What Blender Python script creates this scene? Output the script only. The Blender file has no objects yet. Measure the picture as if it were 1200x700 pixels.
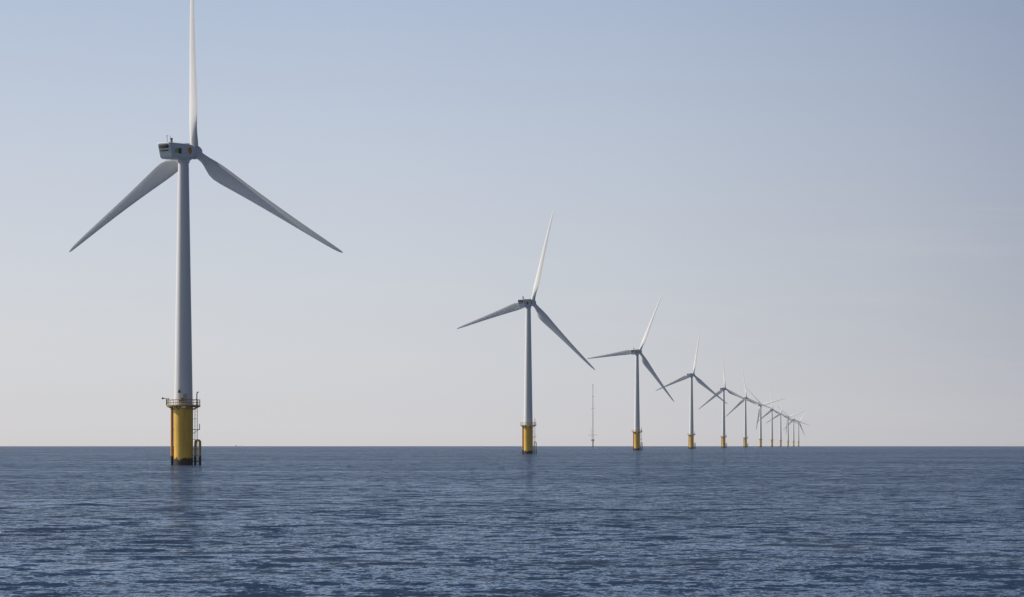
import bpy, bmesh, math, random
import numpy as np
from mathutils import Matrix, Vector
R = math.radians
rng = random.Random(7)
S = bpy.context.scene
COL = S.collection

# ------------------------------------------------------------------ constants
CAM_H = 5.0                      # eye height above the sea
EARTH = 7.4e6                    # effective earth radius (with refraction)
FPX = 2960.0                     # focal length in photo pixels (1200 wide)
SUN_AZ = (-0.958, 0.287)           # horizontal direction to the sun
SUN_EL = R(36.5)
YAW = R(29)                      # rotor axis, measured from +Y toward +X
TILT = R(4.0)
HUB_H = 72.0

def sea_z(x, y):
    return -(x * x + y * y) / (2 * EARTH)

# ------------------------------------------------------------------ node helpers
def mat(name):
    m = bpy.data.materials.new(name)
    m.use_nodes = True
    nt = m.node_tree
    return m, nt, nt.nodes['Principled BSDF']

def N(nt, kind, **kw):
    n = nt.nodes.new(kind)
    for k, v in kw.items():
        setattr(n, k, v)
    return n

def L(nt, a, b):
    nt.links.new(a, b)

def math_node(nt, op, a, b=None, c=None, clamp=False):
    n = N(nt, 'ShaderNodeMath', operation=op, use_clamp=clamp)
    for i, v in enumerate((a, b, c)):
        if v is None:
            continue
        if isinstance(v, (int, float)):
            n.inputs[i].default_value = v
        else:
            L(nt, v, n.inputs[i])
    return n.outputs[0]

def ramp(nt, fac, stops):
    n = N(nt, 'ShaderNodeValToRGB')
    el = n.color_ramp.elements
    while len(el) < len(stops):
        el.new(0.5)
    for e, (p, c) in zip(el, stops):
        e.position = p
        e.color = (*c, 1) if len(c) == 3 else c
    L(nt, fac, n.inputs[0])
    return n.outputs[0]

def noise(nt, vec, scale, detail=3, rough=0.55, dim='3D'):
    n = N(nt, 'ShaderNodeTexNoise', noise_dimensions=dim)
    n.inputs['Scale'].default_value = scale
    n.inputs['Detail'].default_value = detail
    n.inputs['Roughness'].default_value = rough
    L(nt, vec, n.inputs['Vector'])
    return n

def mapping(nt, vec, scale=(1, 1, 1), rot=(0, 0, 0)):
    n = N(nt, 'ShaderNodeMapping')
    n.inputs['Scale'].default_value = scale
    n.inputs['Rotation'].default_value = rot
    L(nt, vec, n.inputs['Vector'])
    return n.outputs[0]

def mixc(nt, fac, a, b, blend='MIX'):
    n = N(nt, 'ShaderNodeMix', data_type='RGBA', blend_type=blend)
    for s, v in ((n.inputs[0], fac), (n.inputs[6], a), (n.inputs[7], b)):
        if isinstance(v, (int, float)):
            s.default_value = v
        elif isinstance(v, tuple):
            s.default_value = (*v, 1)
        else:
            L(nt, v, s)
    return n.outputs[2]

# ------------------------------------------------------------------ materials
def painted(name, base, dirt, rough=0.45, streak=(1.2, 1.2, 0.12), amount=0.5):
    """weathered paint: soft vertical staining over a base colour"""
    m, nt, b = mat(name)
    tc = N(nt, 'ShaderNodeTexCoord')
    v = mapping(nt, tc.outputs['Object'], streak)
    f = noise(nt, v, 1.0, 5, 0.6).outputs[0]
    f = math_node(nt, 'MULTIPLY', math_node(nt, 'SUBTRACT', f, 0.42, clamp=True), 4 * amount, clamp=True)
    L(nt, mixc(nt, f, base, dirt), b.inputs['Base Color'])
    b.inputs['Roughness'].default_value = rough
    return m

M_WHITE = painted('white_paint', (0.71, 0.70, 0.68), (0.61, 0.60, 0.58), 0.42, (0.9, 0.9, 0.05), 0.4)
M_BLADE = painted('blade_gelcoat', (0.72, 0.71, 0.69), (0.62, 0.61, 0.59), 0.4, (1.0, 1.0, 0.08), 0.35)
M_NACELLE = painted('nacelle_paint', (0.66, 0.67, 0.67), (0.55, 0.56, 0.55), 0.45, (0.8, 0.8, 0.3), 0.5)
M_DARK = painted('dark_grille', (0.030, 0.022, 0.020), (0.055, 0.035, 0.028), 0.7, (1, 1, 6), 0.8)
M_STEEL = painted('dark_steel', (0.09, 0.085, 0.075), (0.14, 0.11, 0.07), 0.6, (2, 2, 1), 0.6)
M_GALV = painted('galvanised_steel', (0.33, 0.35, 0.34), (0.25, 0.24, 0.20), 0.5, (2, 2, 1), 0.6)
M_RAIL = painted('railing_paint', (0.42, 0.27, 0.07), (0.18, 0.12, 0.05), 0.6, (2, 2, 2), 0.8)
M_GREEN = painted('green_emblem', (0.28, 0.42, 0.03), (0.30, 0.36, 0.04), 0.5)
M_LIME = painted('yellow_emblem', (0.62, 0.50, 0.04), (0.55, 0.45, 0.05), 0.5)
M_BLACK = painted('black_emblem', (0.012, 0.014, 0.016), (0.025, 0.025, 0.025), 0.5)
M_ORANGE = painted('orange_emblem', (0.60, 0.13, 0.04), (0.52, 0.12, 0.05), 0.5)
M_YELLOWMARK = painted('emblem_yellow', (0.70, 0.34, 0.04), (0.62, 0.30, 0.05), 0.5)
M_DECK = painted('deck_paint', (0.36, 0.24, 0.07), (0.17, 0.10, 0.04), 0.6, (2, 2, 2), 0.8)
M_LAMP = painted('lantern_body', (0.10, 0.09, 0.08), (0.06, 0.05, 0.05), 0.5)
M_MAST = painted('mast_galvanised', (0.5, 0.5, 0.5), (0.42, 0.40, 0.38), 0.5)
M_HULL = painted('ship_hull', (0.50, 0.50, 0.52), (0.48, 0.47, 0.48), 0.6)
M_SHIPWHITE = painted('ship_white', (0.62, 0.62, 0.62), (0.58, 0.58, 0.58), 0.5)

def tidal(name, paint, stain, growth, top, jag, rough=0.5):
    """painted steel with a jagged dark band of weed and rust near the water (height in object Z)"""
    m, nt, b = mat(name)
    tc = N(nt, 'ShaderNodeTexCoord')
    xyz = N(nt, 'ShaderNodeSeparateXYZ')
    L(nt, tc.outputs['Object'], xyz.inputs[0])
    z = xyz.outputs[2]
    v1 = mapping(nt, tc.outputs['Object'], (1.1, 1.1, 0.16))
    f1 = noise(nt, v1, 1.0, 5, 0.65).outputs[0]
    f1 = math_node(nt, 'MULTIPLY', math_node(nt, 'SUBTRACT', f1, 0.40, clamp=True), 2.6, clamp=True)
    col = mixc(nt, f1, paint, stain)
    # slight bleaching toward the waterline
    bl = math_node(nt, 'MULTIPLY', math_node(nt, 'SUBTRACT', 6.0, z, clamp=False), 0.07, clamp=True)
    col = mixc(nt, bl, col, tuple(min(1, c * 1.1 + 0.05) for c in paint))
    # horizontal weld seams
    seam = math_node(nt, 'ABSOLUTE', math_node(nt, 'SUBTRACT', math_node(nt, 'FRACT', math_node(nt, 'DIVIDE', z, 3.1)), 0.5))
    seam = math_node(nt, 'MULTIPLY', math_node(nt, 'LESS_THAN', seam, 0.012), 0.35)
    col = mixc(nt, seam, col, tuple(c * 0.55 for c in paint))
    # narrow rust runs
    rr = noise(nt, mapping(nt, tc.outputs['Object'], (3.6, 3.6, 0.17)), 1.0, 4, 0.6).outputs[0]
    rr = math_node(nt, 'MULTIPLY', math_node(nt, 'SUBTRACT', rr, 0.53, clamp=True), 4.5, clamp=True)
    col = mixc(nt, math_node(nt, 'MULTIPLY', rr, 0.75), col, tuple(c * f for c, f in zip(stain, (0.55, 0.42, 0.6))))
    n2 = noise(nt, mapping(nt, tc.outputs['Object'], (0.9, 0.9, 0.35)), 1.0, 4, 0.6).outputs[0]
    edge = math_node(nt, 'ADD', math_node(nt, 'MULTIPLY', math_node(nt, 'SUBTRACT', n2, 0.5), jag), top)
    d = math_node(nt, 'MULTIPLY', math_node(nt, 'SUBTRACT', edge, z), 5.0, clamp=True)
    n3 = noise(nt, mapping(nt, tc.outputs['Object'], (3, 3, 3)), 1.0, 4, 0.6).outputs[0]
    g = mixc(nt, n3, growth, tuple(c * 0.35 for c in growth))
    L(nt, mixc(nt, d, col, g), b.inputs['Base Color'])
    b.inputs['Roughness'].default_value = rough
    return m

M_TP = tidal('yellow_transition_paint', (0.80, 0.49, 0.04), (0.64, 0.34, 0.03), (0.050, 0.024, 0.014), 1.6, 2.6)
M_TUBE = tidal('orange_tube_paint', (0.68, 0.29, 0.02), (0.52, 0.19, 0.02), (0.014, 0.012, 0.011), 2.2, 0.4)
M_LAND = tidal('landing_tube_paint', (0.58, 0.40, 0.12), (0.38, 0.25, 0.09), (0.016, 0.014, 0.012), 2.1, 0.6)
M_FOOT = tidal('mast_pile_paint', (0.34, 0.25, 0.12), (0.24, 0.17, 0.09), (0.02, 0.015, 0.012), 2.0, 0.6)

# ------------------------------------------------------------------ mesh helpers
def build(name, bm, m, parent=None, smooth=None, matrix=None):
    bmesh.ops.recalc_face_normals(bm, faces=bm.faces)
    me = bpy.data.meshes.new(name)
    bm.to_mesh(me)
    bm.free()
    for mm in (m if isinstance(m, (list, tuple)) else [m]):
        me.materials.append(mm)
    if smooth is not None:
        for p in me.polygons:
            p.use_smooth = True
        me.set_sharp_from_angle(angle=R(smooth))
    o = bpy.data.objects.new(name, me)
    COL.objects.link(o)
    if parent is not None:
        o.parent = parent
    if matrix is not None:
        o.matrix_local = matrix
    return o

def lathe(bm, prof, seg=48, axis='z', cap=True, center=(0, 0, 0)):
    rings = []
    for r, h in prof:
        ring = []
        for i in range(seg):
            a = 2 * math.pi * i / seg
            c, s = r * math.cos(a), r * math.sin(a)
            p = (c, s, h) if axis == 'z' else (c, h, s)
            ring.append(bm.verts.new((p[0] + center[0], p[1] + center[1], p[2] + center[2])))
        rings.append(ring)
    for a, b in zip(rings, rings[1:]):
        for i in range(seg):
            j = (i + 1) % seg
            bm.faces.new((a[i], a[j], b[j], b[i]))
    if cap:
        bm.faces.new(rings[0])
        bm.faces.new(rings[-1])

def tube(bm, pts, r, seg=8, closed=False):
    """round bar along a polyline with mitred joints"""
    pts = [Vector(p) for p in pts]
    n = len(pts)
    rings = []
    ref = None
    for i, p in enumerate(pts):
        if closed:
            d = (pts[(i + 1) % n] - p).normalized() + (p - pts[i - 1]).normalized()
        elif i == 0:
            d = pts[1] - p
        elif i == n - 1:
            d = p - pts[i - 1]
        else:
            d = (pts[i + 1] - p).normalized() + (p - pts[i - 1]).normalized()
        d.normalize()
        if ref is None:
            ref = Vector((0, 0, 1)) if abs(d.z) < 0.9 else Vector((1, 0, 0))
        u = d.cross(ref).normalized()
        w = u.cross(d).normalized()
        ref = w if abs(w.dot(d)) < 0.9 else ref
        rr = r[i] if isinstance(r, (list, tuple)) else r
        rings.append([bm.verts.new(p + (u * math.cos(2 * math.pi * k / seg) + w * math.sin(2 * math.pi * k / seg)) * rr) for k in range(seg)])
    pairs = list(zip(rings, rings[1:]))
    if closed:
        pairs.append((rings[-1], rings[0]))
    for a, b in pairs:
        for k in range(seg):
            j = (k + 1) % seg
            bm.faces.new((a[k], a[j], b[j], b[k]))
    if not closed:
        bm.faces.new(rings[0])
        bm.faces.new(rings[-1])

def box(bm, c, s, bevel=0.0, rotz=0):
    r = bmesh.ops.create_cube(bm, size=1.0)
    vs = r['verts']
    bmesh.ops.scale(bm, vec=s, verts=vs)
    if bevel:
        es = list({e for v in vs for e in v.link_edges})
        g = bmesh.ops.bevel(bm, geom=es, offset=bevel, segments=2, affect='EDGES', profile=0.5)
        vs = list({v for f in g['faces'] for v in f.verts} | {v for v in vs if v.is_valid})
    bmesh.ops.rotate(bm, verts=vs, cent=(0, 0, 0), matrix=Matrix.Rotation(rotz, 3, 'Z'))
    bmesh.ops.translate(bm, vec=c, verts=vs)

def empty(name, loc, label, cat, group=None):
    o = bpy.data.objects.new(name, None)
    COL.objects.link(o)
    o.location = loc
    o.empty_display_size = 2
    o['label'] = label
    o['category'] = cat
    if group:
        o['group'] = group
    return o

# ------------------------------------------------------------------ the turbine
DECK = 13.6
TP_R = 2.2

def blade_bm():
    bm = bmesh.new()
    #       r     chord thick  twist  circularity
    st = [(1.25, 1.90, 1.00, 22, 1.0), (2.2, 1.90, 1.00, 22, 1.0), (3.2, 2.00, 0.90, 22, 0.85), (4.3, 2.30, 0.72, 21, 0.55),
          (5.6, 2.78, 0.54, 20, 0.28), (7.0, 3.22, 0.42, 18.5, 0.08), (8.6, 3.46, 0.34, 16.5, 0), (10.5, 3.36, 0.30, 14.2, 0),
          (13.0, 3.05, 0.27, 11.6, 0), (16.0, 2.68, 0.245, 9.2, 0), (19.5, 2.32, 0.225, 7.2, 0), (23.5, 1.98, 0.21, 5.4, 0),
          (28.0, 1.65, 0.195, 3.8, 0), (32.5, 1.36, 0.185, 2.5, 0), (37.0, 1.10, 0.175, 1.4, 0), (40.5, 0.88, 0.17, 0.6, 0),
          (43.0, 0.66, 0.165, 0.2, 0), (44.3, 0.42, 0.16, 0, 0), (44.8, 0.20, 0.16, 0, 0), (45.0, 0.05, 0.2, 0, 0)]
    PITCH = 16.0
    n = 28
    rings = []
    for r, c, t, tw, circ in st:
        c *= 1 + 0.15 * min(1, max(0, (r - 3) / 4))
        r *= 1.008
        beta = R(tw + PITCH)
        ring = []
        for k in range(n):
            a = 2 * math.pi * k / n
            xc = 0.5 * (1 - math.cos(a))                      # 0 at LE, 1 at TE
            yt = 5 * t * (0.2969 * math.sqrt(max(xc, 0)) - 0.126 * xc - 0.3516 * xc ** 2 + 0.2843 * xc ** 3 - 0.1036 * xc ** 4)
            camber = 0.10 * xc * (1 - xc)
            sgn = 1 if a <= math.pi else -1
            ax, ay = (xc - 0.31) * c, (sgn * yt - camber) * c
            cx, cy = -0.5 * c * math.cos(a), 0.5 * c * t * math.sin(a)
            x = cx * circ + ax * (1 - circ)
            y = cy * circ + ay * (1 - circ)
            bend = 2.4 * (r / 45) ** 2.2                      # slight upwind pre-bend
            X = x * math.cos(beta) + y * math.sin(beta)
            Y = -x * math.sin(beta) + y * math.cos(beta)
            ring.append(bm.verts.new((X, Y + bend, r)))
        rings.append(ring)
    for a, b in zip(rings, rings[1:]):
        for k in range(n):
            j = (k + 1) % n
            bm.faces.new((a[k], a[j], b[j], b[k]))
    bm.faces.new(rings[0])
    bm.faces.new(rings[-1])
    return bm

def nacelle_bm():
    bm = bmesh.new()
    #     y    halfwidth zlo   zhi  corner
    st = [(-7.45, 1.60, -1.72, 1.86, 0.40), (-7.30, 1.76, -1.92, 2.02, 0.50), (-4.5, 1.80, -2.00, 1.98, 0.55), (-1.0, 1.80, -1.98, 1.86, 0.55),
          (1.0, 1.74, -1.92, 1.74, 0.65), (2.2, 1.60, -1.70, 1.62, 0.85), (2.85, 1.42, -1.46, 1.46, 1.0), (3.0, 1.30, -1.35, 1.36, 1.05)]
    rings = []
    q = 6
    for idx, (y, hw, lo, hi, cr) in enumerate(st):
        ring = []
        for sx, sz, a0 in ((1, 1, 0), (-1, 1, 90), (-1, -1, 180), (1, -1, 270)):
            cx = sx * (hw - cr)
            cz = (hi - cr) if sz > 0 else (lo + cr)
            for k in range(q + 1):
                a = R(a0 + 90 * k / q)
                x, z = cx + cr * math.cos(a), cz + cr * math.sin(a)
                yy = y
                if idx < 2 and z < -0.15:
                    yy += 1.05 * min(1.0, (-0.15 - z) / 1.75)   # undercut rear
                ring.append(bm.verts.new((x, yy, z)))
        rings.append(ring)
    n = len(rings[0])
    for a, b in zip(rings, rings[1:]):
        for k in range(n):
            j = (k + 1) % n
            bm.faces.new((a[k], a[j], b[j], b[k]))
    # rear face built as strips so that the undercut stays planar in pieces
    rr = rings[0]
    half = 2 * (q + 1)
    right = [rr[i] for i in list(range(3 * (q + 1), n)) + list(range(0, q + 1))]        # bottom right -> top right
    left = [rr[i] for i in range(q + 1, 3 * (q + 1))][::-1]                              # bottom left -> top left
    for i in range(len(right) - 1):
        try:
            bm.faces.new((right[i], right[i + 1], left[i + 1], left[i]))
        except ValueError:
            pass
    bm.faces.new(rings[-1])
    return bm

def nacelle_matrix(az=None):
    m = Matrix.Translation((0, 0, HUB_H)) @ Matrix.Rotation(-YAW, 4, 'Z') @ Matrix.Rotation(TILT, 4, 'X')
    if az is not None:
        m = m @ Matrix.Translation((0, 4.25, 0)) @ Matrix.Rotation(R(az), 4, 'Y')
    return m

def ring_pts(r, z, n, a0=0):
    return [(r * math.cos(2 * math.pi * k / n + a0), r * math.sin(2 * math.pi * k / n + a0), z) for k in range(n)]

def make_turbine():
    root = empty('wind_turbine', (0, 0, 0), '', 'wind turbine', 'white three-bladed wind turbines standing in a receding row in the sea')
    # tower
    bm = bmesh.new()
    zs = [DECK + 0.02, DECK + 0.35, DECK + 0.36]
    prof = [(2.25, DECK - 0.1), (2.25, DECK + 0.25), (2.13, DECK + 0.26)]
    top, bot = 1.22, 2.13
    for zz in (DECK + 14.0, DECK + 14.12, DECK + 34.0, DECK + 34.12):
        f = (zz - DECK) / (HUB_H - 2.0 - DECK)
        r = bot + (top - bot) * f
        if abs(zz * 100 % 1) >= 0:
            prof += [(r, zz - 0.02), (r - 0.0 + 0.025, zz), (r + 0.025, zz + 0.05), (r, zz + 0.07)] if zz in (DECK + 14.0, DECK + 34.0) else []
    prof += [(top, HUB_H - 2.6), (1.42, HUB_H - 2.55), (1.42, HUB_H - 1.7)]
    lathe(bm, prof, 64)
    tower = build('tower', bm, M_WHITE, root, 25)
    # door at the foot of the tower
    bm = bmesh.new()
    box(bm, (0.55, -2.12, DECK + 1.65), (0.75, 0.16, 2.1), 0.03, 0)
    build('door', bm, M_GALV, tower, 30)
    bm = bmesh.new()
    box(bm, (-0.72, -2.17, DECK + 3.25), (0.42, 0.3, 0.62), 0.05)
    tube(bm, [(-0.72, -2.2, DECK + 3.5), (-0.72, -2.2, DECK + 3.95)], 0.05)
    build('wall_lantern', bm, M_LAMP, tower, 30)

    # transition piece
    bm = bmesh.new()
    lathe(bm, [(TP_R, -6), (TP_R, 12.75), (TP_R + 0.10, 12.8), (TP_R + 0.10, 13.05), (TP_R, 13.1), (TP_R, DECK - 0.3)], 72)
    tp = build('transition_piece', bm, M_TP, root, 25)
    # cable tube on the left
    bm = bmesh.new()
    JX, JY = -2.58, -0.3
    tube(bm, [(JX, JY, -6), (JX, JY, DECK - 0.3)], 0.33, 20)
    for z in (3.4, 8.2, 12.2):
        tube(bm, [(JX, JY, z), (-2.1, JY, z)], 0.1, 8)
    build('cable_tube', bm, M_TUBE, tp, 30)
    # boat landing on the right: two fender tubes with bent tops, a ladder between
    bm = bmesh.new()
    for yy in (-1.35, 0.75):
        xo = 3.82
        pts = [(xo, yy, -5), (xo, yy, 5.2)]
        for k in range(1, 9):
            a = math.pi * k / 8
            pts.append((xo - 0.5 + 0.5 * math.cos(a), yy, 5.2 + 0.55 * math.sin(a)))
        pts.append((2.72, yy, 3.6))
        pts.append((2.72, yy, -5))
        tube(bm, pts, 0.19, 12)
        for z in (0.9, 2.3, 3.7):
            tube(bm, [(2.0, yy * 0.55, z), (xo, yy, z)], 0.11, 8)
    for z in (0.9, 2.3, 3.7):
        tube(bm, [(xo - 0.02, -1.35, z + 0.02), (xo - 0.02, 0.75, z + 0.02)], 0.07, 8)
    build('boat_landing', bm, M_LAND, tp, 30)
    # ladder
    bm = bmesh.new()
    for s in (-1, 1):
        tube(bm, [(2.97 + 0.28 * s, -0.5 + 0.12 * s, -1), (2.97 + 0.28 * s, -0.5 + 0.12 * s, DECK - 0.12)], 0.055, 8)
    z = -0.5
    while z < DECK - 0.4:
        tube(bm, [(2.69, -0.62, z), (3.25, -0.38, z)], 0.03, 6)
        z += 0.32
    for z in (5.9, 10.6, 12.8):
        tube(bm, [(2.1, -0.5, z), (2.97, -0.5, z)], 0.05, 6)
    build('ladder', bm, M_GALV, tp, 30)
    # resting platform half way up the ladder
    bm = bmesh.new()
    box(bm, (2.98, 0.2, 8.15), (1.5, 1.1, 0.16), 0.02)
    tube(bm, [(2.15, 0.2, 7.2), (3.3, 0.2, 8.1)], 0.06, 6)
    for yy in (-0.3, 0.7):
        tube(bm, [(3.66, yy, 8.15), (3.66, yy, 9.45)], 0.05, 6)
    for zz in (8.8, 9.4):
        tube(bm, [(3.66, -0.3, zz), (3.66, 0.7, zz)], 0.04, 6)
    build('rest_platform', bm, M_DECK, tp, 30)

    # main work platform
    bm = bmesh.new()
    a0 = R(22.5)
    PR = 3.92
    lathe(bm, [(2.27, DECK - 0.16), (PR, DECK - 0.16), (PR, DECK + 0.06), (2.27, DECK + 0.06)], 16, cap=False)
    for k in range(8):
        a = 2 * math.pi * k / 8 + a0
        c, s = math.cos(a), math.sin(a)
        tube(bm, [(2.1 * c, 2.1 * s, DECK - 0.95), (3.7 * c, 3.7 * s, DECK - 0.2)], 0.09, 6)
        tube(bm, [(2.1 * c, 2.1 * s, DECK - 0.24), (PR * c * 0.97, PR * s * 0.97, DECK - 0.24)], 0.09, 6)
    plat = build('platform', bm, M_DECK, root, 30)
    bm = bmesh.new()
    for zz, rr in ((0.2, 0.07), (0.75, 0.055), (1.38, 0.075)):
        tube(bm, ring_pts(3.80, DECK + zz, 16), rr, 6, closed=True)
    for p in ring_pts(3.80, 0, 16):
        tube(bm, [(p[0], p[1], DECK + 0.05), (p[0], p[1], DECK + 1.40)], 0.055, 6)
    build('railing', bm, M_RAIL, plat, 30)
    # davit crane
    bm = bmesh.new()
    cx, cy = 3.15, -0.6
    tube(bm, [(cx, cy, DECK), (cx, cy, DECK + 1.1)], 0.16, 10)
    tube(bm, [(cx, cy, DECK + 1.0), (cx, cy, DECK + 2.75), (cx + 0.03, cy + 0.4, DECK + 3.05), (cx + 0.12, cy + 1.8, DECK + 3.2)], 0.12, 10)
    box(bm, (cx, cy - 0.2, DECK + 1.4), (0.3, 0.35, 0.35), 0.03)
    build('davit_crane', bm, M_STEEL, plat, 30)
    # navigation lantern on an outrigger, left corner
    bm = bmesh.new()
    tube(bm, [(-3.75, -1.2, DECK + 0.1), (-3.75, -1.2, DECK + 1.75)], 0.09, 8)
    tube(bm, [(-3.75, -1.2, DECK + 1.62), (-4.55, -1.3, DECK + 1.70)], 0.08, 8)
    lathe(bm, [(0.10, 0), (0.22, 0.05), (0.22, 0.36), (0.14, 0.42), (0.05, 0.46)], 14, center=(-4.6, -1.3, DECK + 1.5))
    box(bm, (-3.3, -1.35, DECK + 1.55), (0.42, 0.3, 0.3), 0.03)
    tube(bm, [(-3.3, -1.35, DECK + 0.06), (-3.3, -1.35, DECK + 1.45)], 0.06, 8)
    build('navigation_lantern', bm, M_LAMP, plat, 30)
    # control cabinet and life-raft canister beside the rail
    bm = bmesh.new()
    box(bm, (-0.1, -3.35, DECK + 1.18), (0.95, 0.5, 0.34), 0.04)
    for xx in (-0.5, 0.3):
        tube(bm, [(xx, -3.35, DECK + 0.05), (xx, -3.35, DECK + 1.05)], 0.06, 6)
    lathe(bm, [(0.12, -0.55), (0.26, -0.5), (0.26, 0.5), (0.12, 0.55)], 14, axis='y', center=(0.15, -3.35, DECK + 1.6))
    build('equipment_rack', bm, M_RAIL, plat, 30)

    # nacelle (its own yaw) and what sits on it
    nac = build('nacelle', nacelle_bm(), M_NACELLE, root, 28, nacelle_matrix() @ Matrix.Diagonal((1, 1, 0.93, 1)))
    bm = bmesh.new()
    box(bm, (0, -7.45, 1.1), (2.6, 0.08, 0.95), 0.05)
    build('rear_vent', bm, M_DARK, nac, 30)
    bm = bmesh.new()
    box(bm, (0, -7.44, 0.06), (2.45, 0.10, 0.34), 0.04)
    build('rear_vent', bm, M_BLACK, nac, 30)
    bm = bmesh.new()
    tube(bm, [(0.2, -6.3, 1.95), (0.2, -6.3, 3.6)], 0.06, 8)
    lathe(bm, [(0.05, 0), (0.14, 0.06), (0.14, 0.2), (0.03, 0.28)], 10, center=(0.2, -6.3, 3.5))
    build('wind_sensor', bm, M_GALV, nac, 30)
    bm = bmesh.new()
    tube(bm, [(-0.9, -3.1, 1.95), (-0.9, -3.1, 3.0)], 0.2, 8)
    lathe(bm, [(0.14, 0), (0.27, 0.04), (0.27, 0.34), (0.12, 0.42)], 12, center=(-0.9, -3.1, 2.9))
    tube(bm, [(-1.15, -3.3, 1.95), (-1.15, -3.3, 3.9)], 0.045, 6)
    build('aviation_light', bm, M_LAMP, nac, 30)
    # roof hatch and cooler hump
    bm = bmesh.new()
    box(bm, (0, 0.4, 1.86), (1.9, 2.1, 0.3), 0.08)
    build('roof_hatch', bm, M_NACELLE, nac, 30)

    def emblem(name, shapes):
        bm = bmesh.new()
        mats = []
        for pts, m, lift in shapes:
            if m not in mats:
                mats.append(m)
            vs = [bm.verts.new((1.808 + lift, y, z)) for y, z in pts]
            f = bm.faces.new(vs)
            g = bmesh.ops.extrude_face_region(bm, geom=[f])
            nv = [e for e in g['geom'] if isinstance(e, bmesh.types.BMVert)]
            bmesh.ops.translate(bm, vec=(0.012, 0, 0), verts=nv)
            for ff in {q for v in vs + nv for q in v.link_faces}:
                ff.material_index = mats.index(m)
        build(name, bm, mats, nac)
    circ = lambda cy, cz, ry, rz, n=20, a0=0: [(cy + ry * math.cos(2 * math.pi * k / n + a0), cz + rz * math.sin(2 * math.pi * k / n + a0)) for k in range(n)]
    emblem('green_emblem', [(circ(-5.15, 0.05, 0.62, 0.62), M_GREEN, 0), (circ(-5.35, 0.2, 0.33, 0.36), M_LIME, 0.016)])
    emblem('black_emblem', [([(-4.45, -0.7), (-3.15, -0.7), (-3.15, 0.62), (-4.45, 0.62)], M_BLACK, 0)])
    shell = [(-0.12, -0.72), (0.32, -0.72), (0.36, -0.5), (0.72, -0.28)]
    for k in range(0, 11):
        a = R(-12 + 204 * k / 10)
        rr = 0.93 if k % 2 == 0 else 0.88
        shell.append((0.1 + 0.82 * rr * math.cos(a), 0.12 + rr * math.sin(a)))
    shell += [(-0.52, -0.28), (-0.16, -0.5)]
    ribs = []
    for k in range(5):
        a = R(30 + 30 * k)
        c, s = math.cos(a), math.sin(a)
        ribs.append(([(0.1 + 0.12 * c - 0.03 * s, -0.38 + 0.12 * s + 0.03 * c), (0.1 + 0.12 * c + 0.03 * s, -0.38 + 0.12 * s - 0.03 * c),
                      (0.1 + 0.8 * c + 0.07 * s, -0.30 + 1.05 * s - 0.07 * c), (0.1 + 0.8 * c - 0.07 * s, -0.30 + 1.05 * s + 0.07 * c)], M_YELLOWMARK, 0.016))
    emblem('scallop_emblem', [(shell, M_ORANGE, 0)] + ribs)

    # hub
    bm = bmesh.new()
    lathe(bm, [(1.30, -1.5), (1.52, -1.4), (1.62, -0.9), (1.66, 0.0), (1.58, 0.7), (1.34, 1.3), (0.95, 1.75), (0.5, 2.0), (0.1, 2.08)], 40, axis='y')
    hub = build('hub', bm, M_NACELLE, root, 40, nacelle_matrix() @ Matrix.Translation((0, 4.25, 0)))
    # blade
    b = build('blade', blade_bm(), M_BLADE, root, 40, nacelle_matrix(0))
    for k in (1, 2):
        c = b.copy()
        COL.objects.link(c)
        c.parent = root
        c.matrix_local = nacelle_matrix(120 * k)
    return root

def kids(o):
    return [c for c in bpy.data.objects if c.parent == o]

def copy_turbine(root, drop):
    r = root.copy()
    COL.objects.link(r)
    for ch in kids(root):
        if ch.name.split('.')[0] in drop:
            continue
        c = ch.copy()
        COL.objects.link(c)
        c.parent = r
        for g in kids(ch):
            if g.name.split('.')[0] in drop:
                continue
            d = g.copy()
            COL.objects.link(d)
            d.parent = c
    return r

TINY = {'door', 'wall_lantern', 'equipment_rack', 'navigation_lantern', 'wind_sensor'}
SMALL = TINY | {'green_emblem', 'black_emblem', 'scallop_emblem', 'rest_platform', 'aviation_light', 'roof_hatch', 'ladder', 'rear_vent'}
MINI = SMALL | {'railing', 'davit_crane', 'boat_landing', 'cable_tube'}
#       photo x, 1/scale, azimuth of the top blade, parts left out, label
ROW = [
    (215.0, 0.1960, 1.5, set(), 'nearest and largest white wind turbine, at far left, with an orange emblem on its nacelle'),
    (619.0, 0.4065, 15.0, TINY, 'second largest wind turbine, in mid picture just left of the thin lattice mast'),
    (746.5, 0.6230, 24.0, TINY, 'third wind turbine of the row, first one right of the thin lattice mast'),
    (810.3, 0.8320, 10.0, SMALL, 'fourth wind turbine of the row, upright blade leaning slightly right'),
    (848.0, 1.0420, -4.0, SMALL, 'fifth wind turbine of the row, upper blade leaning slightly left'),
    (873.5, 1.2520, -8.0, SMALL, 'sixth wind turbine of the row, just left of the one without an upright blade'),
    (891.3, 1.4620, 76.0, MINI, 'seventh wind turbine of the row, one white blade pointing right, none upright'),
    (904.6, 1.6730, -5.0, MINI, 'eighth wind turbine of the row, just right of the one without an upright blade'),
    (914.8, 1.8830, 1.0, MINI, 'ninth wind turbine of the row, white blade straight up'),
    (923.4, 2.0930, 72.0, MINI, 'tenth wind turbine of the row, third from the far right end'),
    (930.0, 2.3050, -10.0, MINI, 'eleventh wind turbine of the row, next to the farthest one'),
    (935.8, 2.5150, 38.0, MINI, 'farthest and smallest wind turbine, at the right end of the row'),
]
proto = make_turbine()
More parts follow.
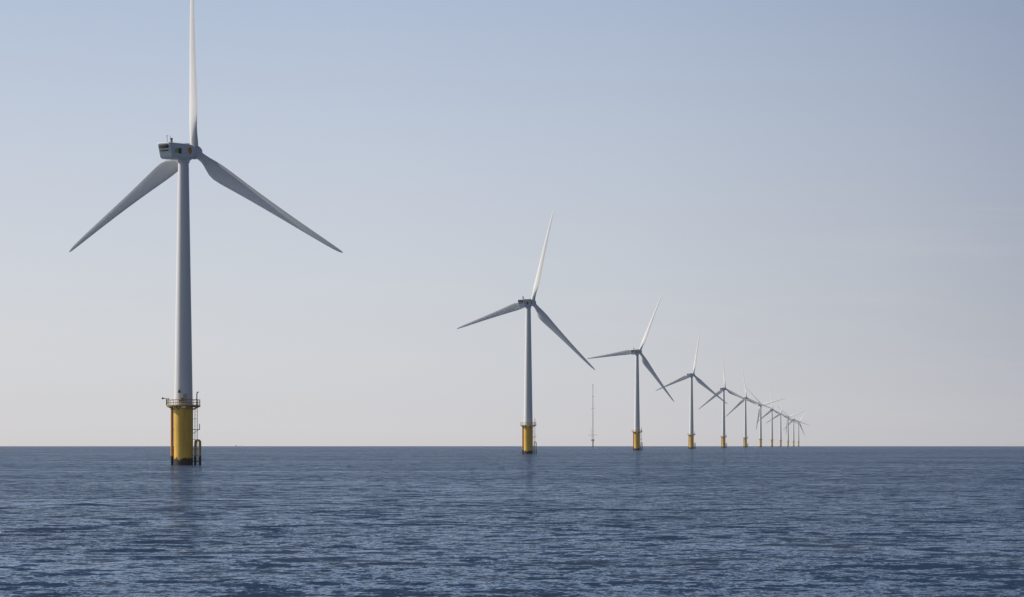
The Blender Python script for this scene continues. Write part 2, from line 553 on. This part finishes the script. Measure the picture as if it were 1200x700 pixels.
for i, (px, inv, az, drop, label) in enumerate(ROW):
    t = proto if i == 0 else copy_turbine(proto, drop)
    x, y = (px - 600) * inv, FPX * inv
    t.location = (x, y, sea_z(x, y))
    t['label'] = label
    bl = sorted([c for c in kids(t) if c.name.split('.')[0] == 'blade'], key=lambda o: o.name)
    for k, b in enumerate(bl):
        b.matrix_local = nacelle_matrix(az + 120 * k - (1.6 if i == 0 and k == 0 else 0) + (1.3 if i < 3 and k == 1 else 0))

# ------------------------------------------------------------------ lattice met mast
MX, MY = (694.8 - 600) / 0.638, FPX / 0.638
mast = empty('met_mast', (MX, MY, sea_z(MX, MY)), 'tall thin grey lattice measuring mast on a pile between two turbines', 'mast')
bm = bmesh.new()
lathe(bm, [(1.15, -6), (1.15, 10.6)], 24)
build('pile', bm, M_FOOT, mast, 30)
bm = bmesh.new()
lathe(bm, [(0.5, 10.6), (3.2, 10.6), (3.2, 11.0), (0.5, 11.0)], 12)
tube(bm, ring_pts(3.1, 12.2, 12), 0.06, 6, closed=True)
for p in ring_pts(3.1, 0, 12):
    tube(bm, [(p[0], p[1], 10.9), (p[0], p[1], 12.2)], 0.06, 5)
box(bm, (0.9, -1.6, 12.5), (2.6, 1.8, 2.8), 0.05)
box(bm, (-1.9, -1.4, 12.0), (1.4, 1.6, 1.9), 0.05)
build('platform', bm, M_RAIL, mast, 30)
bm = bmesh.new()
def legp(k, z):
    f = (z - 11) / 104
    r = 1.5 * (1 - f) + 0.45 * f
    a = R(90 + 120 * k + 15)
    return (r * math.cos(a), r * math.sin(a), z)
for k in range(3):
    tube(bm, [legp(k, 11), legp(k, 115)], [0.2, 0.13], 5)
z, q = 11.0, 0
while z < 113:
    h = 3.0 - 1.4 * (z - 11) / 104
    for k in range(3):
        a, b = legp(k, z), legp((k + 1) % 3, min(115, z + h))
        tube(bm, [a, b] if q % 2 else [legp((k + 1) % 3, z), legp(k, min(115, z + h))], 0.08, 4)
        tube(bm, [legp(k, z), legp((k + 1) % 3, z)], 0.05, 4)
    z += h
    q += 1
build('lattice', bm, M_MAST, mast)
for zz, ln in ((21.5, 8.5), (70, 3.0), (92, 2.4), (113, 1.6)):
    bm = bmesh.new()
    tube(bm, [(-ln, 0, zz), (ln, 0.3, zz)], 0.24, 6)
    for s in (-1, 1):
        tube(bm, [(s * ln * 0.97, 0.15, zz), (s * ln * 0.97, 0.15, zz + 0.9)], 0.07, 5)
    build('boom', bm, M_MAST, mast)
bm = bmesh.new()
tube(bm, [(-3.0, -0.5, 11), (-3.4, -0.5, 34)], 0.22, 6)
build('antenna_pole', bm, M_MAST, mast)

# ------------------------------------------------------------------ ship on the horizon
D = 23500.0
SX = (279.0 - 600) / FPX * D
ship = empty('cargo_ship', (SX, D, sea_z(SX, D)), 'tiny hazy ship on the horizon right of the nearest turbine', 'ship')
ship.rotation_euler = (0, 0, R(-42))
ship.scale = (2.7, 2.7, 2.3)
bm = bmesh.new()
st = [(-20, 3.2, 0.6, 3.4), (-19, 4.2, -0.6, 3.2), (-8, 4.6, -1, 3.0), (8, 4.6, -1, 3.0), (15, 3.4, -1, 3.6), (19, 1.3, -0.6, 4.4), (21, 0.1, 1.0, 4.9)]
rings = []
for x, hw, lo, hi in st:
    rings.append([bm.verts.new(p) for p in ((x, -hw, hi), (x, -hw * 0.85, (lo + hi) / 2), (x, -hw * 0.4, lo), (x, hw * 0.4, lo), (x, hw * 0.85, (lo + hi) / 2), (x, hw, hi))])
for a, b in zip(rings, rings[1:]):
    for k in range(6):
        bm.faces.new((a[k], a[(k + 1) % 6], b[(k + 1) % 6], b[k]))
bm.faces.new(rings[0]); bm.faces.new(rings[-1])
build('hull', bm, M_HULL, ship, 30)
bm = bmesh.new()
box(bm, (-12.5, 0, 4.7), (9, 7.6, 3.4), 0.15)
box(bm, (-13, 0, 7.6), (6, 6.6, 2.6), 0.15)
box(bm, (-12.6, 0, 9.7), (4.6, 6.0, 1.8), 0.15)
box(bm, (-15, 0, 11.2), (1.8, 2, 2.6), 0.2)
build('superstructure', bm, M_SHIPWHITE, ship, 30)
bm = bmesh.new()
box(bm, (9.5, 0, 4.9), (6.5, 6, 3.8), 0.2)
box(bm, (9.5, 0, 7.9), (4.2, 4.5, 2.4), 0.2)
tube(bm, [(9.5, 0, 9), (9.5, 0, 12.5)], 0.3, 8)
tube(bm, [(9.5, 0, 11), (3.5, 0, 12.2)], 0.25, 8)
build('deck_crane', bm, M_SHIPWHITE, ship, 30)

# ------------------------------------------------------------------ the sea: real waves on a curved sheet
def make_sea():
    R0, R1 = 36.0, 15500.0
    radii = [R0]
    while radii[-1] < R1:
        r = radii[-1]
        dr = max(0.11, min(r * r / 42000.0, 1.1 if r < 900 else (1.1 + (r - 900) * 0.012)))
        radii.append(r + dr)
    radii = np.array(radii, dtype=np.float64)
    dense = np.arange(-14.6, 14.61, 0.042)
    left = -14.6 - np.cumsum(np.linspace(0.1, 6.0, 60))
    left = left[left > -180]
    th = np.radians(np.concatenate([left[::-1], dense, -left]))
    nr, nt_ = len(radii), len(th)
    X = (radii[:, None] * np.sin(th)[None, :]).astype(np.float64)
    Y = (radii[:, None] * np.cos(th)[None, :]).astype(np.float64)
    Z = np.zeros_like(X)
    DX = np.zeros_like(X); DY = np.zeros_like(X)
    dr = np.gradient(radii)
    dth = np.abs(np.gradient(th))
    g = np.random.default_rng(11)
    NW = 200
    lam = np.exp(g.uniform(np.log(0.4), np.log(7.0), NW))
    wind = R(238)                                        # direction the waves run to, from +X
    ang = wind + np.clip(g.normal(0, R(58), NW), -R(110), R(110))
    ph = g.uniform(0, 2 * np.pi, NW)
    mss = 0.085
    slope = np.sqrt(2 * mss / NW) * np.where(lam > 0.55, (0.55 / lam) ** 1.25, 1.0)
    lost = np.zeros(nr)                                  # slope variance the mesh is too coarse to carry
    dense_cols = np.where(dth < R(0.2))[0]
    c0, c1 = dense_cols[0], dense_cols[-1] + 1
    for l, a, p, s in zip(lam, ang, ph, slope):
        k = 2 * np.pi / l
        kx, ky = k * np.cos(a), k * np.sin(a)
        w = np.clip((l / np.maximum(dr, 0.6 * radii * R(0.042)) - 2.0) / 2.5, 0, 1)
        lost += (1 - w * w) * s * s / 2
        rows = np.where(w > 0)[0]
        if not len(rows):
            continue
        e = rows[-1] + 1
        arg = (kx * X[:e, c0:c1] + ky * Y[:e, c0:c1] + p).astype(np.float32)
        A = (s / k * w[:e]).astype(np.float32)[:, None]
        sn, cs = np.sin(arg), np.cos(arg)
        Z[:e, c0:c1] += A * sn
        q = 0.8
        DX[:e, c0:c1] += q * np.cos(a) * A * cs
        DY[:e, c0:c1] += q * np.sin(a) * A * cs
    # calm the edges of the finely meshed sector so it joins the coarse sheet
    win = np.ones(nt_)
    win[:c0] = 0; win[c1:] = 0
    ramp_ = np.clip((np.arange(nt_) - c0) / 12.0, 0, 1) * np.clip((c1 - 1 - np.arange(nt_)) / 12.0, 0, 1)
    win *= np.clip(ramp_, 0, 1)
    Z *= win; DX *= win; DY *= win
    Z += -(X * X + Y * Y) / (2 * EARTH)
    X += DX; Y += DY
    co = np.stack([X, Y, Z], -1).reshape(-1, 3)
    center = np.array([[0, 0, 0.0]])
    co = np.concatenate([co, center]).astype(np.float32)
    i = np.arange(nr - 1)[:, None] * nt_ + np.arange(nt_ - 1)[None, :]
    quads = np.stack([i, i + 1, i + nt_ + 1, i + nt_], -1).reshape(-1, 4)[:, ::-1]
    # close the circle behind the camera
    j = np.arange(nr - 1) * nt_
    close = np.stack([j + nt_ - 1, j, j + nt_, j + 2 * nt_ - 1], -1)[:, ::-1]
    quads = np.concatenate([quads, close])
    nv = len(co)
    ci = nv - 1
    t0 = np.arange(nt_)
    tris = np.stack([np.full(nt_, ci), (t0 + 1) % nt_, t0], -1)
    loops = np.concatenate([quads.ravel(), tris.ravel()]).astype(np.int32)
    starts = np.concatenate([np.arange(len(quads)) * 4, len(quads) * 4 + np.arange(nt_) * 3]).astype(np.int32)
    me = bpy.data.meshes.new('sea')
    me.vertices.add(nv)
    me.vertices.foreach_set('co', co.ravel())
    me.loops.add(len(loops))
    me.loops.foreach_set('vertex_index', loops)
    me.polygons.add(len(starts))
    me.polygons.foreach_set('loop_start', starts)
    me.polygons.foreach_set('use_smooth', np.ones(len(starts), dtype=bool))
    me.update(calc_edges=True)
    at = me.attributes.new('fine_ripple', 'FLOAT', 'POINT')
    at.data.foreach_set('value', np.concatenate([np.repeat(np.sqrt(lost), nt_), [0.1]]).astype(np.float32))
    o = bpy.data.objects.new('sea', me)
    COL.objects.link(o)
    o['kind'] = 'structure'
    return o

sea = make_sea()
m, nt, b = mat('sea_water')
tc = N(nt, 'ShaderNodeTexCoord')
P = tc.outputs['Object']
# broad gust patches: calmer water is paler, ruffled water darker
patch = noise(nt, mapping(nt, P, (0.0042, 0.0105, 1.0), (0, 0, R(8))), 1.0, 5, 0.62).outputs[0]
patch2 = noise(nt, mapping(nt, P, (0.022, 0.055, 1.0), (0, 0, R(-6))), 1.0, 4, 0.6).outputs[0]
pp = math_node(nt, 'ADD', math_node(nt, 'MULTIPLY', patch, 0.5), math_node(nt, 'MULTIPLY', patch2, 0.5))
# small ripples too fine for the mesh, as a random tilt of the surface
def vec(op, a, b):
    n = N(nt, 'ShaderNodeVectorMath', operation=op)
    for q, v in enumerate((a, b)):
        if isinstance(v, tuple):
            n.inputs[q].default_value = v
        elif v is not None:
            L(nt, v, n.inputs[3] if op == 'SCALE' and q == 1 else n.inputs[q])
    return n.outputs[0]
def ripple(layers):
    tot = None
    for sc, amp, rot in layers:
        n = noise(nt, mapping(nt, P, (sc * 0.9, sc, sc), (0, 0, R(rot))), 1.0, 2.0, 0.55)
        v = vec('MULTIPLY', vec('SUBTRACT', n.outputs[1], (0.5, 0.5, 0.5)), (amp * 0.9, amp, 0))
        tot = v if tot is None else vec('ADD', tot, v)
    return tot
amp_f = math_node(nt, 'MAXIMUM', math_node(nt, 'ADD', math_node(nt, 'MULTIPLY', pp, 6.0), -1.7), 0.7)
t1 = vec('SCALE', ripple(((1.9, 1.15, 3), (4.4, 1.2, 12), (9.0, 0.8, -14))), amp_f)
at = N(nt, 'ShaderNodeAttribute', attribute_name='fine_ripple')
t2 = vec('SCALE', ripple(((0.16, 0.9, 6), (0.55, 1.0, -9))), math_node(nt, 'MULTIPLY', math_node(nt, 'MULTIPLY', at.outputs['Fac'], 16.0), amp_f))
tilt = vec('ADD', t1, t2)
geo = N(nt, 'ShaderNodeNewGeometry')
a = N(nt, 'ShaderNodeVectorMath', operation='ADD')
L(nt, geo.outputs['Normal'], a.inputs[0]); L(nt, tilt, a.inputs[1])
nn = N(nt, 'ShaderNodeVectorMath', operation='NORMALIZE')
L(nt, a.outputs[0], nn.inputs[0])
# Fresnel reflection of the sky over a dark blue body of water
lw = N(nt, 'ShaderNodeLayerWeight')
lw.inputs['Blend'].default_value = 0.5
L(nt, nn.outputs[0], lw.inputs['Normal'])
fr = math_node(nt, 'MULTIPLY_ADD', math_node(nt, 'POWER', lw.outputs['Facing'], 5.0), 0.90, 0.02)
body = N(nt, 'ShaderNodeBsdfDiffuse')
L(nt, mixc(nt, pp, (0.029, 0.049, 0.092), (0.021, 0.038, 0.074)), body.inputs['Color'])
gl = N(nt, 'ShaderNodeBsdfGlossy')
gl.inputs['Color'].default_value = (0.67, 0.79, 0.94, 1)
gl.inputs['Roughness'].default_value = 0.12
L(nt, nn.outputs[0], gl.inputs['Normal'])
ms = N(nt, 'ShaderNodeMixShader')
L(nt, fr, ms.inputs[0]); L(nt, body.outputs[0], ms.inputs[1]); L(nt, gl.outputs[0], ms.inputs[2])
L(nt, ms.outputs[0], nt.nodes['Material Output'].inputs['Surface'])
nt.nodes.remove(b)
sea.data.materials.append(m)

# ------------------------------------------------------------------ haze: thin air over the sea
m = bpy.data.materials.new('sea_haze')
m.use_nodes = True
nt = m.node_tree
nt.nodes.clear()
out = N(nt, 'ShaderNodeOutputMaterial')
ab = N(nt, 'ShaderNodeVolumeAbsorption')
SIG = 2.0e-5
ab.inputs['Color'].default_value = (0, 0, 0, 1)
ab.inputs['Density'].default_value = SIG
em = N(nt, 'ShaderNodeEmission')  # volume glows by itself, standing in for daylight scattered in the haze
em.inputs['Color'].default_value = (0.60, 0.605, 0.655, 1)
em.inputs['Strength'].default_value = SIG
ad = N(nt, 'ShaderNodeAddShader')
L(nt, ab.outputs[0], ad.inputs[0]); L(nt, em.outputs[0], ad.inputs[1])
L(nt, ad.outputs[0], out.inputs['Volume'])
bm = bmesh.new()
bmesh.ops.create_cube(bm, size=1.0)
bmesh.ops.scale(bm, vec=(50000, 50000, 460), verts=bm.verts)
bmesh.ops.translate(bm, vec=(0, 0, 170), verts=bm.verts)
haze = build('haze', bm, m)
haze['kind'] = 'structure'

# ------------------------------------------------------------------ light, sky, camera
w = bpy.data.worlds.new('World')
S.world = w
w.use_nodes = True
nt = w.node_tree
bg = nt.nodes['Background']
sky = N(nt, 'ShaderNodeTexSky', sky_type='NISHITA')
sky.sun_disc = False
sky.sun_elevation = SUN_EL
sky.sun_rotation = math.atan2(SUN_AZ[0], SUN_AZ[1]) % (2 * math.pi)
sky.altitude = 0
sky.air_density = 1.0
sky.dust_density = 1.6
sky.ozone_density = 1.5
# low hazy band toward the horizon, paler on the sunward side, over the clear sky above
def lin(c):
    return tuple(((v / 255 + 0.055) / 1.055) ** 2.4 for v in c)
tc = N(nt, 'ShaderNodeTexCoord')
D_ = tc.outputs['Generated']
sep = N(nt, 'ShaderNodeSeparateXYZ'); L(nt, D_, sep.inputs[0])
zz = sep.outputs[2]
band = ramp(nt, math_node(nt, 'MULTIPLY', zz, 5.0, clamp=True), [
    (0.0, lin((209, 204, 201))), (0.03, lin((211, 209, 208))), (0.16, lin((209, 212, 215))), (0.34, lin((204, 210, 218))),
    (0.56, lin((193, 203, 218))), (0.88, lin((174, 190, 214))), (1.0, lin((169, 186, 213)))])
dt = N(nt, 'ShaderNodeVectorMath', operation='DOT_PRODUCT')
L(nt, D_, dt.inputs[0]); dt.inputs[1].default_value = (SUN_AZ[0], SUN_AZ[1], 0)
side = ramp(nt, math_node(nt, 'MULTIPLY_ADD', dt.outputs['Value'], 0.5, 0.5), [
    (0.0, (0.16, 0.19, 0.27)), (0.345, (0.24, 0.28, 0.37)), (0.50, (0.44, 0.48, 0.57)), (0.57, (0.76, 0.77, 0.80)), (0.62, (0.905, 0.91, 0.92)), (0.67, (0.985, 0.985, 0.985)), (0.76, (1.05, 1.035, 1.02)), (1.0, (1.1, 1.08, 1.05))])
band = mixc(nt, 1.0, band, side, 'MULTIPLY')
# faint thin cloud streaks low in the sky
cl = noise(nt, mapping(nt, D_, (9, 9, 95)), 1.0, 5, 0.6).outputs[0]
low = math_node(nt, 'MULTIPLY', math_node(nt, 'SUBTRACT', 0.15, zz), 12.0, clamp=True)
cl = math_node(nt, 'MULTIPLY', math_node(nt, 'MULTIPLY', math_node(nt, 'SUBTRACT', cl, 0.50, clamp=True), 0.42), low)
band = mixc(nt, cl, band, lin((222, 214, 214)))
clear = mixc(nt, 1.0, sky.outputs[0], (0.042, 0.042, 0.042), 'MULTIPLY')
up = N(nt, 'ShaderNodeMapRange', interpolation_type='SMOOTHSTEP')
L(nt, zz, up.inputs[0]); up.inputs[1].default_value = 0.16; up.inputs[2].default_value = 0.55
L(nt, mixc(nt, up.outputs[0], band, clear), bg.inputs[0])
bg.inputs['Strength'].default_value = 1.0
w.cycles.sampling_method = 'NONE'

sl = bpy.data.lights.new('sun', 'SUN')
sl.energy = 5.0
sl.angle = R(0.53)
sl.color = (1.0, 0.93, 0.84)
so = bpy.data.objects.new('sun', sl)
COL.objects.link(so)
d = Vector((SUN_AZ[0] * math.cos(SUN_EL), SUN_AZ[1] * math.cos(SUN_EL), math.sin(SUN_EL)))
so.rotation_euler = d.to_track_quat('Z', 'Y').to_euler()
so.location = (-200, 100, 200)

cd = bpy.data.cameras.new('camera')
cam = bpy.data.objects.new('camera', cd)
COL.objects.link(cam)
cam.location = (0, 0, CAM_H)
cam.rotation_euler = (R(90), 0, 0)
cd.sensor_width = 36
cd.lens = FPX / 1200 * 36
cd.shift_y = (519.6 - 350) / 1200
cd.clip_start = 0.5
cd.clip_end = 100000
S.camera = cam

S.view_settings.view_transform = 'Standard'
S.view_settings.look = 'None'
S.view_settings.exposure = 0
S.cycles.use_denoising = True
S.cycles.max_bounces = 6
S.cycles.volume_bounces = 0
